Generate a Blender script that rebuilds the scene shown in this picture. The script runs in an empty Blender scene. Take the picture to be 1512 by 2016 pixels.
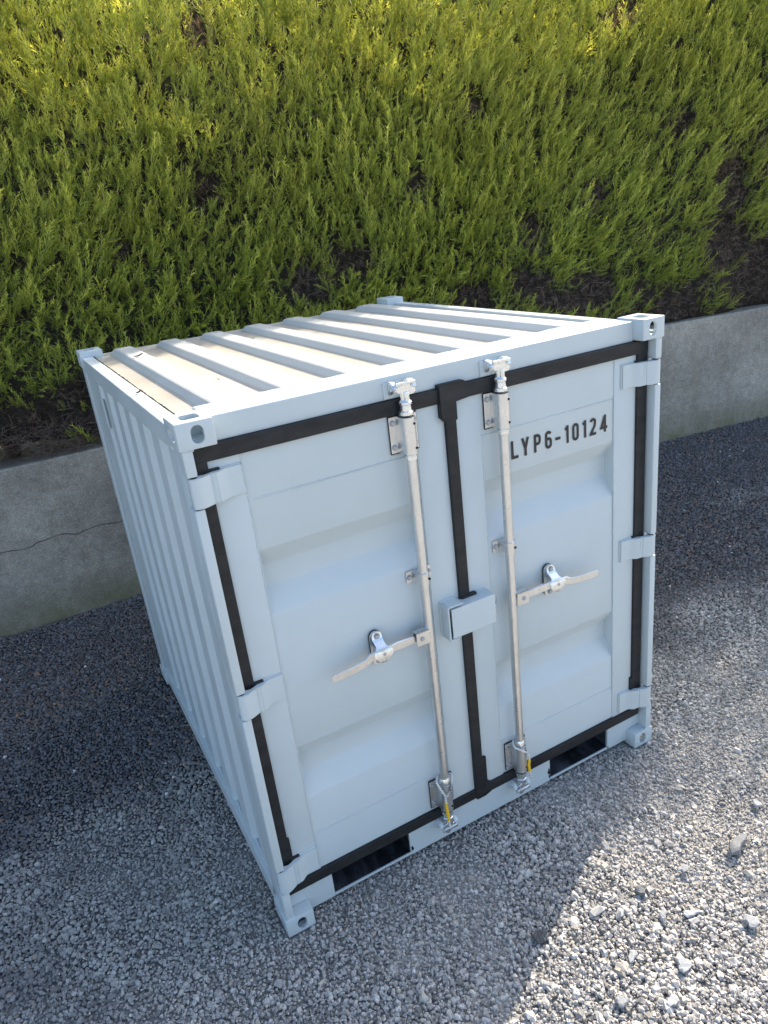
import bpy, bmesh, math, random
import numpy as np
from mathutils import Vector, Matrix, noise as mnoise
R_ = math.radians
random.seed(7); rng = np.random.default_rng(11)
sc = bpy.context.scene
# ------------------------------------------------------------------ camera
CAM = np.array([-0.36276274, -1.92723897, 2.35718507]); FPX = 1443.46366
RM = np.array([[0.8721447821978972, -0.4764433046296501, -0.11119917427022805],
               [-0.2705805740389705, -0.28035721400425295, -0.9209701327984033],
               [0.40761456283791353, 0.8333076322868679, -0.3734283842090389]])
cam = bpy.data.cameras.new('camera'); cam.sensor_fit = 'HORIZONTAL'; cam.sensor_width = 36
cam.lens = 36 * FPX / 1512; cam.clip_start = .05; cam.clip_end = 2000
camo = bpy.data.objects.new('camera', cam); sc.collection.objects.link(camo)
m3 = Matrix((RM[0], -RM[1], -RM[2])).transposed()
camo.matrix_world = Matrix.Translation(CAM) @ m3.to_4x4()
sc.camera = camo
# ------------------------------------------------------------------ light
SUN_AZ = math.atan2(.446, .895); SUN_EL = R_(36)
SD = Vector((math.cos(SUN_EL) * math.cos(SUN_AZ), math.cos(SUN_EL) * math.sin(SUN_AZ), math.sin(SUN_EL)))
w = bpy.data.worlds.new('World'); sc.world = w; w.use_nodes = True
nt = w.node_tree; bg = nt.nodes['Background']
sky = nt.nodes.new('ShaderNodeTexSky'); sky.sky_type = 'NISHITA'; sky.sun_disc = False
sky.sun_elevation = SUN_EL; sky.sun_rotation = math.pi / 2 - SUN_AZ
sky.air_density = 1.0; sky.dust_density = 2.6; sky.ozone_density = 1.0
nt.links.new(sky.outputs[0], bg.inputs[0]); bg.inputs[1].default_value = .15
sun = bpy.data.lights.new('sun', 'SUN'); sun.energy = 3.6; sun.angle = R_(.55); sun.color = (1, .90, .76)
so = bpy.data.objects.new('sun', sun); sc.collection.objects.link(so)
so.rotation_euler = SD.to_track_quat('Z', 'Y').to_euler()
sc.view_settings.view_transform = 'Standard'; sc.view_settings.look = 'None'
sc.view_settings.exposure = 1.53; sc.view_settings.gamma = 1
try: sc.view_settings.use_curve_mapping = False
except Exception: pass
sc.render.resolution_x = 768; sc.render.resolution_y = 1024

def px(u, v, ax, val):          # a photo pixel to a point on the plane axis = val
    d = RM.T @ np.array([(u - 756) / FPX, (v - 1008) / FPX, 1.]); t = (val - CAM[ax]) / d[ax]
    return CAM + t * d

# ------------------------------------------------------------------ materials
def mat(name, base=(.5, .5, .5), rough=.5, metal=0., spec=.5):
    m = bpy.data.materials.new(name); m.use_nodes = True
    b = m.node_tree.nodes['Principled BSDF']
    b.inputs['Base Color'].default_value = (*base, 1); b.inputs['Roughness'].default_value = rough
    b.inputs['Metallic'].default_value = metal; b.inputs['Specular IOR Level'].default_value = spec
    return m, m.node_tree, b
def N(t, k, **kw):
    n = t.nodes.new(k)
    for a, v in kw.items(): setattr(n, a, v)
    return n
def noise_tex(t, scale, detail=4, rough=.55, coord='Object', sx=None):
    c = N(t, 'ShaderNodeTexCoord'); n = N(t, 'ShaderNodeTexNoise')
    n.inputs['Scale'].default_value = scale; n.inputs['Detail'].default_value = detail; n.inputs['Roughness'].default_value = rough
    if sx:
        mp = N(t, 'ShaderNodeMapping'); mp.inputs['Scale'].default_value = sx
        t.links.new(c.outputs[coord], mp.inputs[0]); t.links.new(mp.outputs[0], n.inputs['Vector'])
    else: t.links.new(c.outputs[coord], n.inputs['Vector'])
    return n.outputs['Fac']
def ramp(t, fac, stops):
    r = N(t, 'ShaderNodeValToRGB'); e = r.color_ramp.elements
    while len(e) < len(stops): e.new(.5)
    for i, (p, c) in enumerate(stops):
        e[i].position = p; e[i].color = (*c, 1) if len(c) == 3 else c
    t.links.new(fac, r.inputs[0]); return r.outputs[0]
def g(v): return (v, v, v)
def mixc(t, fac, a, b, mode='MIX'):
    m = N(t, 'ShaderNodeMix', data_type='RGBA', blend_type=mode)
    if isinstance(fac, (int, float)): m.inputs[0].default_value = fac
    else: t.links.new(fac, m.inputs[0])
    for i, x in ((6, a), (7, b)):
        if isinstance(x, tuple): m.inputs[i].default_value = (*x, 1)
        else: t.links.new(x, m.inputs[i])
    return m.outputs[2]
def bump(t, b, h, strength=.3, dist=.01):
    n = N(t, 'ShaderNodeBump'); n.inputs['Strength'].default_value = strength; n.inputs['Distance'].default_value = dist
    t.links.new(h, n.inputs['Height']); t.links.new(n.outputs[0], b.inputs['Normal'])
M = {}
PAINT = (.48, .54, .555)
def paint(name, sun_and_dirt=False):
    m, t, b = mat(name, PAINT, .38, 0, .5)
    f1 = noise_tex(t, 2.2, 5, .6); f2 = noise_tex(t, 38, 4, .7)
    col = ramp(t, f1, [(.3, (.465, .525, .542)), (.7, (.505, .56, .572))] if not sun_and_dirt else [(.3, (.53, .53, .50)), (.7, (.56, .56, .53))])  # roof base lighter and creamier: sunlight put into the paint colour
    scuff = ramp(t, f2, [(.70, g(0)), (.78, g(1))])
    lowf = ramp(t, noise_tex(t, 5, 3), [(.5, g(0)), (.72, g(.5))])
    mm = N(t, 'ShaderNodeMath', operation='MULTIPLY'); t.links.new(scuff, mm.inputs[0]); t.links.new(lowf, mm.inputs[1])
    col = mixc(t, mm.outputs[0], col, (.42, .43, .43))
    if sun_and_dirt:   # dried rain dust lying in the low pans of the roof sheet
        c = N(t, 'ShaderNodeTexCoord'); s = N(t, 'ShaderNodeSeparateXYZ'); t.links.new(c.outputs['Object'], s.inputs[0])
        mr = N(t, 'ShaderNodeMapRange'); mr.inputs[1].default_value = 1.879; mr.inputs[2].default_value = 1.872
        t.links.new(s.outputs[2], mr.inputs[0])
        st = ramp(t, noise_tex(t, 3.5, 6, .65, sx=(2.2, .8, 1)), [(.30, g(.45)), (.70, g(.92))])
        mu = N(t, 'ShaderNodeMath', operation='MULTIPLY'); t.links.new(mr.outputs[0], mu.inputs[0]); t.links.new(st, mu.inputs[1])
        col = mixc(t, mu.outputs[0], col, (.43, .372, .29))
        sp = ramp(t, noise_tex(t, 7, 6, .7), [(.5, g(0)), (.75, g(.22))])
        col = mixc(t, sp, col, (.48, .44, .37))
    t.links.new(col, b.inputs['Base Color'])
    t.links.new(ramp(t, f1, [(.3, g(.33)), (.7, g(.46))]), b.inputs['Roughness'])
    f3 = noise_tex(t, 4.5, 2, .5)
    bump(t, b, f3, .2, .03)
    return m
M['paint'] = paint('white_gloss_paint'); M['roof'] = paint('sun_warmed_roof_paint', True)
m, t, b = mat('black_rubber', (.02, .021, .023), .55, 0, .35)
t.links.new(ramp(t, noise_tex(t, 9, 6, .7, sx=(1, 1, 2.5)), [(.35, (.007, .008, .010)), (.75, (.026, .027, .029))]), b.inputs['Base Color'])
bump(t, b, noise_tex(t, 60, 3), .15, .004); M['rubber'] = m
def metal(name, c0, c1, r0, r1, sc_=25):
    m, t, b = mat(name, c0, .4, .92)
    f = noise_tex(t, sc_, 6, .7, sx=(1, 1, .5))
    t.links.new(ramp(t, f, [(.35, c0), (.65, c1)]), b.inputs['Base Color'])
    t.links.new(ramp(t, noise_tex(t, sc_ * 1.7, 4), [(.3, g(r0)), (.7, g(r1))]), b.inputs['Roughness'])
    bump(t, b, noise_tex(t, 140, 3), .03, .002)
    return m
M['galv'] = metal('galvanised_steel', (.62, .635, .635), (.70, .715, .715), .26, .38)
M['zinc'] = metal('bright_zinc_steel', (.70, .735, .74), (.80, .83, .83), .2, .32, 40)
M['bolt'] = metal('dull_bolt_steel', (.36, .38, .40), (.5, .52, .54), .4, .55, 60)
m, t, b = mat('black_pocket_paint', (.012, .013, .016), .5)
t.links.new(ramp(t, noise_tex(t, 14, 6, .75, sx=(1, .3, 1)), [(.42, (.008, .009, .012)), (.72, (.09, .10, .12))]), b.inputs['Base Color']); M['pocket'] = m
M['letter'] = mat('black_vinyl_letter', (.011, .012, .015), .4)[0]
m, t, b = mat('white_cord', (.62, .63, .62), .85)
wv = N(t, 'ShaderNodeTexWave'); wv.inputs['Scale'].default_value = 60; wv.inputs['Distortion'].default_value = 1.5; wv.bands_direction = 'DIAGONAL'
c_ = N(t, 'ShaderNodeTexCoord'); t.links.new(c_.outputs['Object'], wv.inputs[0])
t.links.new(ramp(t, wv.outputs[1], [(.2, (.38, .40, .42)), (.7, (.72, .72, .70))]), b.inputs['Base Color']); bump(t, b, wv.outputs[1], .6, .003); M['cord'] = m
M['tape'] = mat('yellow_tape', (.72, .44, .015), .45)[0]
M['hole'] = mat('dark_hole', (.006, .006, .007), .8)[0]
# concrete
m, t, b = mat('concrete', (.2, .2, .2), .88, 0, .3)
f = noise_tex(t, 1.3, 6, .62); f2 = noise_tex(t, 90, 3, .7); f3 = noise_tex(t, 4.0, 5, .7)
col = ramp(t, f, [(.28, (.20, .186, .158)), (.72, (.40, .372, .318))])
col = mixc(t, .55, col, ramp(t, f2, [(.3, g(.2)), (.7, g(.78))]), 'OVERLAY')
col = mixc(t, .6, col, ramp(t, noise_tex(t, 17, 6, .75), [(.3, g(.30)), (.72, g(.72))]), 'OVERLAY')
col = mixc(t, ramp(t, f3, [(.66, g(0)), (.8, g(.35))]), col, (.40, .42, .42))
sp = N(t, 'ShaderNodeTexVoronoi'); sp.inputs['Scale'].default_value = 16
c_ = N(t, 'ShaderNodeTexCoord'); t.links.new(c_.outputs['Object'], sp.inputs['Vector'])
col = mixc(t, ramp(t, sp.outputs['Distance'], [(.09, g(.75)), (.15, g(0))]), col, (.34, .36, .36))
s_ = N(t, 'ShaderNodeSeparateXYZ'); t.links.new(c_.outputs['Object'], s_.inputs[0])
mr = N(t, 'ShaderNodeMapRange'); mr.inputs[1].default_value = .30; mr.inputs[2].default_value = .02; t.links.new(s_.outputs[2], mr.inputs[0])
mo = N(t, 'ShaderNodeMath', operation='MULTIPLY'); t.links.new(mr.outputs[0], mo.inputs[0]); t.links.new(ramp(t, noise_tex(t, 3.2, 6, .7), [(.3, g(.15)), (.65, g(.9))]), mo.inputs[1])
col = mixc(t, mo.outputs[0], col, (.13, .125, .055))
col = mixc(t, ramp(t, noise_tex(t, 1.7, 4, .6, sx=(1, 1, .35)), [(.58, g(0)), (.74, g(.5))]), col, (.15, .14, .085))
t.links.new(col, b.inputs['Base Color']); bump(t, b, f2, .35, .006); M['concrete'] = m
# attribute-coloured stones
m, t, b = mat('slate_gravel', (.1, .1, .1), .8, 0, .35)
at = N(t, 'ShaderNodeAttribute', attribute_name='Col')
cc = mixc(t, .6, at.outputs['Color'], ramp(t, noise_tex(t, 120, 4, .7), [(.3, g(.34)), (.7, g(.66))]), 'OVERLAY')
t.links.new(cc, b.inputs['Base Color']); bump(t, b, noise_tex(t, 260, 3), .3, .002); M['stone'] = m
# ground between the stones
m, t, b = mat('gravel_bed', (.1, .1, .1), .92, 0, .2)
v = N(t, 'ShaderNodeTexVoronoi'); v.inputs['Scale'].default_value = 62; c_ = N(t, 'ShaderNodeTexCoord'); t.links.new(c_.outputs['Object'], v.inputs['Vector'])
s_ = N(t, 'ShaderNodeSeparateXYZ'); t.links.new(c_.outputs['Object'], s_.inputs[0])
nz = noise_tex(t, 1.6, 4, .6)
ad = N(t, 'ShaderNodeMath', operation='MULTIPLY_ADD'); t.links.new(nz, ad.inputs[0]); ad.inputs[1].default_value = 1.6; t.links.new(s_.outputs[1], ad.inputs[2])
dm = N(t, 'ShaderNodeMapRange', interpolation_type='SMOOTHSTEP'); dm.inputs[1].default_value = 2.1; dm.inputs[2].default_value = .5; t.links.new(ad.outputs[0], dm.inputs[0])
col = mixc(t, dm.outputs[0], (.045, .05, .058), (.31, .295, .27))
col = mixc(t, .6, col, ramp(t, v.outputs['Color'], [(.1, g(.28)), (.9, g(.7))]), 'OVERLAY')
col = mixc(t, .35, col, ramp(t, noise_tex(t, 150, 5, .75), [(.3, g(.25)), (.7, g(.75))]), 'OVERLAY')
t.links.new(col, b.inputs['Base Color']); bump(t, b, noise_tex(t, 170, 4, .7), .7, .006); M['bed'] = m
# foliage: attribute colour, leaves let light through
m = bpy.data.materials.new('conifer_foliage'); m.use_nodes = True; t = m.node_tree; t.nodes.clear()
o = N(t, 'ShaderNodeOutputMaterial'); at = N(t, 'ShaderNodeAttribute', attribute_name='Col')
d1 = N(t, 'ShaderNodeBsdfPrincipled'); d1.inputs['Roughness'].default_value = .55; d1.inputs['Specular IOR Level'].default_value = .25
tr = N(t, 'ShaderNodeBsdfTranslucent'); mx = N(t, 'ShaderNodeMixShader'); mx.inputs[0].default_value = .48
t.links.new(at.outputs['Color'], d1.inputs['Base Color'])
t.links.new(mixc(t, 1., at.outputs['Color'], (1.25, 1.12, .7), 'MULTIPLY'), tr.inputs['Color'])
t.links.new(d1.outputs[0], mx.inputs[1]); t.links.new(tr.outputs[0], mx.inputs[2]); t.links.new(mx.outputs[0], o.inputs[0]); M['leaf'] = m
m, t, b = mat('twig_mass', (.03, .026, .02), .9, 0, .1)
t.links.new(ramp(t, noise_tex(t, 30, 5, .7), [(.35, (.03, .026, .022)), (.7, (.10, .08, .068))]), b.inputs['Base Color']); bump(t, b, noise_tex(t, 26, 5, .7), 1, .05); M['twig'] = m
m, t, b = mat('bark', (.06, .045, .035), .9); bump(t, b, noise_tex(t, 30, 4, .6, sx=(1, 1, .2)), .8, .01); M['bark'] = m
m, t, b = mat('meadow_grass', (.10, .13, .03), .9)
t.links.new(ramp(t, noise_tex(t, 9, 6, .7), [(.3, (.10, .13, .03)), (.7, (.26, .25, .08))]), b.inputs['Base Color']); bump(t, b, noise_tex(t, 40, 4, .7), 1, .05); M['grass'] = m
M['dryleaf'] = mat('dry_leaf_brown', (.07, .045, .035), .8)[0]
M['straw'] = mat('dry_straw', (.34, .27, .17), .8)[0]

# ------------------------------------------------------------------ mesh helpers
COL = sc.collection
def link(name, me, material, parent=None):
    o = bpy.data.objects.new(name, me); COL.objects.link(o)
    if material is not None and len(me.materials) == 0: me.materials.append(material)
    if parent is not None:
        o.parent = parent; o.matrix_parent_inverse = Matrix.Translation(-root_loc(parent))
    return o
def root_loc(o):
    v = Vector((0, 0, 0))
    while o is not None: v += o.location; o = o.parent if o.parent is None else None
    return v
def done(name, bm, material, parent=None, smooth=None):
    bmesh.ops.recalc_face_normals(bm, faces=bm.faces)
    me = bpy.data.meshes.new(name); bm.to_mesh(me); bm.free()
    if smooth is not None:
        me.polygons.foreach_set('use_smooth', [True] * len(me.polygons)); me.set_sharp_from_angle(angle=R_(smooth))
    return link(name, me, material, parent)
def tag(o, label=None, cat=None, group=None, kind=None):
    for k, v in (('label', label), ('category', cat), ('group', group), ('kind', kind)):
        if v: o[k] = v
    return o
def box(bm, x0, x1, y0, y1, z0, z1, bev=.003, seg=2):
    b2 = bmesh.new(); bmesh.ops.create_cube(b2, size=1)
    for v in b2.verts: v.co = Vector((x0 + (v.co.x + .5) * (x1 - x0), y0 + (v.co.y + .5) * (y1 - y0), z0 + (v.co.z + .5) * (z1 - z0)))
    if bev: bmesh.ops.bevel(b2, geom=list(b2.edges), offset=bev, segments=seg, affect='EDGES', profile=.6)
    merge(bm, b2)
def merge(bm, b2, mtx=None):
    if mtx: bmesh.ops.transform(b2, matrix=mtx, verts=b2.verts)
    me = bpy.data.meshes.new('tmp'); b2.to_mesh(me); b2.free(); bm.from_mesh(me); bpy.data.meshes.remove(me)
def prism(bm, poly, z0, z1, axis='z', bev=0):
    """extrude a polygon given in two axes along the third"""
    b2 = bmesh.new()
    def P(a, b, c): return Vector((a, b, c)) if axis == 'z' else (Vector((a, c, b)) if axis == 'y' else Vector((c, a, b)))
    lo = [b2.verts.new(P(a, b, z0)) for a, b in poly]; hi = [b2.verts.new(P(a, b, z1)) for a, b in poly]
    n = len(poly)
    for i in range(n): b2.faces.new((lo[i], lo[(i + 1) % n], hi[(i + 1) % n], hi[i]))
    f1 = b2.faces.new(lo); f2 = b2.faces.new(hi)
    if bev:
        bmesh.ops.recalc_face_normals(b2, faces=b2.faces)
        bmesh.ops.bevel(b2, geom=list(f1.edges) + list(f2.edges), offset=bev, segments=2, affect='EDGES')
    bmesh.ops.triangulate(b2, faces=[f for f in b2.faces if len(f.verts) > 4])
    merge(bm, b2)
def sheet(bm, pts, axis, a0, a1, flip=False):
    """open folded sheet: polyline pts (two axes) swept along axis"""
    def P(a, b, c): return Vector((a, b, c)) if axis == 'z' else (Vector((a, c, b)) if axis == 'y' else Vector((c, a, b)))
    lo = [bm.verts.new(P(a, b, a0)) for a, b in pts]; hi = [bm.verts.new(P(a, b, a1)) for a, b in pts]
    for i in range(len(pts) - 1): bm.faces.new((lo[i], lo[i + 1], hi[i + 1], hi[i]))
def lathe(bm, cx, cy, prof, n=20, axis='z', z=0):
    """prof: list of (radius, z)"""
    rings = []
    for r, h in prof:
        ring = []
        for i in range(n):
            a = 2 * math.pi * i / n
            if axis == 'z': ring.append(bm.verts.new((cx + r * math.cos(a), cy + r * math.sin(a), h)))
            elif axis == 'y': ring.append(bm.verts.new((cx + r * math.cos(a), h, cy + r * math.sin(a))))
            else: ring.append(bm.verts.new((h, cx + r * math.cos(a), cy + r * math.sin(a))))
        rings.append(ring)
    for k in range(len(rings) - 1):
        for i in range(n): bm.faces.new((rings[k][i], rings[k][(i + 1) % n], rings[k + 1][(i + 1) % n], rings[k + 1][i]))
    bm.faces.new(rings[0][::-1]); bm.faces.new(rings[-1])
def tube(bm, pts, r, n=8, cap=True):
    pts = [Vector(p) for p in pts]; rings = []
    rad = r if isinstance(r, (list, tuple)) else [r] * len(pts)
    up = Vector((.3, .2, 1)).normalized()
    for i, p in enumerate(pts):
        d = (pts[min(i + 1, len(pts) - 1)] - pts[max(i - 1, 0)]).normalized()
        if abs(d.dot(up)) > .93: up2 = Vector((1, 0, .1))
        else: up2 = up
        a = d.cross(up2).normalized(); b_ = d.cross(a)
        rings.append([bm.verts.new(p + (a * math.cos(2 * math.pi * k / n) + b_ * math.sin(2 * math.pi * k / n)) * rad[i]) for k in range(n)])
    for k in range(len(rings) - 1):
        for i in range(n): bm.faces.new((rings[k][i], rings[k][(i + 1) % n], rings[k + 1][(i + 1) % n], rings[k + 1][i]))
    if cap: bm.faces.new(rings[0][::-1]); bm.faces.new(rings[-1])
def bead(bm, a, b_, r=.0035, step=.012, amp=.0012):
    a, b_ = Vector(a), Vector(b_); n = max(3, int((b_ - a).length / step)); pts = []; rs = []
    for i in range(n + 1):
        p = a.lerp(b_, i / n); pts.append(p + Vector((random.uniform(-amp, amp), 0, random.uniform(-amp, amp)))); rs.append(r * random.uniform(.7, 1.2))
    tube(bm, pts, rs, 6)
def hexbolt(x, y, z, r, h, parent, d=-1):
    bm = bmesh.new(); lathe(bm, x, z, [(r * 1.35, y), (r * 1.35, y + d * .0018)], 14, 'y'); lathe(bm, x, z, [(r, y + d * .0015), (r, y + d * h * .8), (r * .82, y + d * h)], 6, 'y')
    return done('bolt', bm, M['bolt'], parent)
def raw_mesh(name, verts, tris, colors=None, smooth=False):
    me = bpy.data.meshes.new(name); nv, nf = len(verts), len(tris)
    me.vertices.add(nv); me.vertices.foreach_set('co', np.ascontiguousarray(verts, dtype=np.float32).ravel())
    me.loops.add(nf * 3); me.loops.foreach_set('vertex_index', np.ascontiguousarray(tris, dtype=np.int32).ravel())
    me.polygons.add(nf); me.polygons.foreach_set('loop_start', np.arange(0, nf * 3, 3, dtype=np.int32))
    if colors is not None:
        a = me.color_attributes.new('Col', 'FLOAT_COLOR', 'POINT')
        c4 = np.ones((nv, 4), dtype=np.float32); c4[:, :3] = colors; a.data.foreach_set('color', c4.ravel())
    me.polygons.foreach_set('use_smooth', np.full(nf, smooth)); me.update(calc_edges=True)
    return me

# ------------------------------------------------------------------ setting: ground, wall, hedge
def wall_y(x):
    x = np.asarray(x, dtype=float); k = .0158; x0, x1 = 1.12, 8.5
    xc = np.clip(x, x0, x1); y = 3.21 - k * (xc - x0) ** 2
    return y - np.where(x > x1, 2 * k * (x1 - x0) * (x - x1), 0)
WT = 1.125
bm = bmesh.new()
for a in ((-300, 300, -300, 300),):
    vs = [bm.verts.new((x, y, -.008)) for x, y in ((a[0], a[2]), (a[1], a[2]), (a[1], a[3]), (a[0], a[3]))]; bm.faces.new(vs)
tag(done('gravel_ground', bm, M['bed']), 'grey slate gravel yard', kind='structure')
xs = np.concatenate([np.linspace(-60, -8, 8), np.linspace(-7, 13, 60), np.linspace(16, 60, 10)])
bm = bmesh.new(); prev = None
for x in xs:
    y = float(wall_y(x)) + .26
    cur = [bm.verts.new((x, y, WT - .06)), bm.verts.new((x, y + 6, WT - .02)), bm.verts.new((x, 220, WT + .3))]
    if prev:
        for k in range(2): bm.faces.new((prev[k], cur[k], cur[k + 1], prev[k + 1]))
    prev = cur
tag(done('grass_field', bm, M['grass']), 'sunlit grass behind the hedge', kind='structure')
# wall with a real crack running along its face
crack_pts = [(-9, .52), (-3, .55), (-1.4, .57)] + [(px(u, v, 1, 3.21)[0], px(u, v, 1, 3.21)[2]) for u, v in
             ((0, 1090), (18, 1085), (42, 1083), (60, 1078), (72, 1069), (96, 1061), (104, 1056), (122, 1052), (140, 1051), (156, 1051), (168, 1043), (184, 1038), (198, 1033), (212, 1031), (222, 1030), (237, 1027))] + [(.4, .585), (.7, .56), (1.0, .575)]
cx = np.array([p[0] for p in crack_pts]); cz = np.array([p[1] for p in crack_pts])
wx = np.unique(np.concatenate([np.linspace(-40, -9, 6), np.linspace(-9, -1.6, 30), np.linspace(-1.6, 1.0, 160), np.linspace(1.0, 9, 50), np.linspace(9, 40, 10)]))
bm = bmesh.new(); prev = None
for x in wx:
    y = float(wall_y(x)); zc = float(np.interp(x, cx, cz)) if x < 1.0 else .57
    if -9 < x < 1.0: zc += .006 * mnoise.noise((x * 22, 3.1, 0)) + .003 * mnoise.noise((x * 70, 1, 0))
    hw = (.0032 + .0022 * mnoise.noise((x * 14, 7, 0))) if x < .99 else .0002
    hw = max(hw, .0006)
    wob = .004 * mnoise.noise((x * 1.5, 5, 0)); tz = WT + .006 * mnoise.noise((x * .9, 2, 0))
    prof = [(y + wob, -.06), (y + wob, zc - hw), (y + .03, zc - hw * .5), (y + .03, zc + hw * .5), (y + wob, zc + hw), (y + wob, tz - .012), (y + wob + .012, tz), (y + .25, tz), (y + .25, -.06)]
    cur = [bm.verts.new((x, a, b_)) for a, b_ in prof]
    if prev:
        for k in range(len(prof) - 1): bm.faces.new((prev[k], cur[k], cur[k + 1], prev[k + 1]))
    prev = cur
wall = done('concrete_wall', bm, M['concrete'])
tag(wall, 'low grey concrete wall with a long crack below the conifer hedge', 'wall')

def hedge_top(x):
    return 4.28 + .5 * np.clip((np.asarray(x, float) - 4.6) / 2.2, 0, 1) + .07 * np.sin(np.asarray(x, float) * 3.1) * .5
def vnoise(x, z, s, seed):
    """cheap smooth value noise on arrays"""
    r = np.random.default_rng(seed); G = r.random((256, 256))
    a, b_ = x * s + 100, z * s + 100; i, j = np.floor(a).astype(int), np.floor(b_).astype(int); u, v_ = a - i, b_ - j
    u, v_ = u * u * (3 - 2 * u), v_ * v_ * (3 - 2 * v_)
    q = lambda ii, jj: G[ii % 256, jj % 256]
    return (q(i, j) * (1 - u) + q(i + 1, j) * u) * (1 - v_) + (q(i, j + 1) * (1 - u) + q(i + 1, j + 1) * u) * v_
def face_y(x, z):
    return wall_y(x) - .02 + .085 * np.clip((z - WT) / .8, 0, 1) - .012 * (z - WT) + .16 * (vnoise(x, z, 1.6, 1) - .5) + .09 * (vnoise(x, z, 4.2, 2) - .5)
# brown die-back patches: (x, z, radius x, radius z)
PATCH = [(5.9, 1.9, .38, .75), (5.2, 1.3, .75, .22), (6.25, 1.45, .6, .4), (3.75, 1.62, .34, .17), (4.2, 1.5, .4, .2), (3.2, 1.6, .25, .14), (3.84, 2.07, .12, .16),
         (1.8, 1.93, .26, .15), (2.2, 2.05, .2, .14), (1.3, 3.5, .12, .14), (4.6, 3.55, .22, .14), (1.2, 2.62, .13, .12), (6.3, 2.5, .25, .35), (5.3, 2.75, .14, .15), (-.15, 1.3, 1.3, .16), (.1, 1.45, .35, .16), (-1.6, 1.4, .8, .2), (7.2, 1.4, .9, .25),
         (2.0, 1.2, 2.5, .16), (4.8, 1.2, 1.2, .1), (.55, 2.3, .1, .1), (-.5, 2.75, .12, .15), (-.25, 2.3, .1, .2), (2.75, 2.5, .1, .1), (3.2, 3.0, .1, .1), (4.45, 2.3, .13, .13), (5.0, 1.9, .2, .12)]
def dead(x, z):
    d = np.zeros_like(x); n = (vnoise(x, z, 5.5, 4) - .5) * .9 + (vnoise(x, z, 13, 9) - .5) * .5
    for a, b_, rx, rz in PATCH:
        q = 1 - np.sqrt(((x - a) / rx) ** 2 + ((z - b_) / rz) ** 2) + n; d = np.maximum(d, np.clip(q * 2.2, 0, 1))
    return d
hedge = bpy.data.objects.new('conifer_hedge', None); COL.objects.link(hedge); hedge.location = (2.5, 3.7, WT - .05)
tag(hedge, 'tall yellow-green clipped conifer hedge with brown die-back patches above the concrete wall', 'hedge')
# woody heart of the hedge (dense twigs that hide what is behind)
gx = np.linspace(-5.5, 11.5, 120); gz = np.linspace(0, 1, 26)
X, T = np.meshgrid(gx, gz, indexing='ij'); TOP = hedge_top(X) - .34 + .12 * (vnoise(X, X * 0, 2.1, 77) - .5)
Z0 = np.where(X < .2, WT + .015 + .08 * vnoise(X, X * 0, 3, 31) + .30 * np.clip(-X - .05, 0, .25), WT + .0)
Z = Z0 + (TOP - Z0) * T
F = face_y(X, Z) + .07 + .06 * np.clip((Z - WT) / .6, 0, 1) + .42 * np.clip((Z - 2.9) / (TOP - 2.9), 0, 1) ** 1.2 + .10 * vnoise(X, Z, 7, 21)
B = wall_y(X) + .95 - .25 * np.clip((Z - 2.5) / (TOP - 2.5), 0, 1) ** 1.6 + .1 * vnoise(X, Z, 4, 22)
nx_, nz_ = X.shape
vF = np.stack([X, F, Z], -1).reshape(-1, 3); vB = np.stack([X, B, Z], -1).reshape(-1, 3)
tr_ = []
def q4(a, b_, c, d): tr_.extend([(a, b_, c), (a, c, d)])
for i in range(nx_ - 1):
    for j in range(nz_ - 1):
        k = i * nz_ + j; q4(k, k + nz_, k + nz_ + 1, k + 1); k += nx_ * nz_; q4(k + 1, k + nz_ + 1, k + nz_, k)
    o_ = nx_ * nz_; k = i * nz_; q4(k, k + o_, k + nz_ + o_, k + nz_); k += nz_ - 1; q4(k, k + nz_, k + nz_ + o_, k + o_)
me = raw_mesh('twig_heart', np.concatenate([vF, vB]), np.array(tr_), smooth=True)
link('twig_heart', me, M['twig'], hedge)
# trunks
for i, x in enumerate(np.arange(-4.8, 11, .62)):
    bm = bmesh.new(); y = float(wall_y(x)) + .55 + random.uniform(-.08, .08); pts = []; rs = []
    for k in range(7):
        h = k / 6; pts.append((x + .05 * math.sin(3 * h + i), y + .04 * math.cos(4 * h + i), WT - .08 + 2.3 * h)); rs.append(.055 * (1 - .6 * h))
    tube(bm, pts, rs, 8); done('trunk', bm, M['bark'], hedge, 60)
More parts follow.
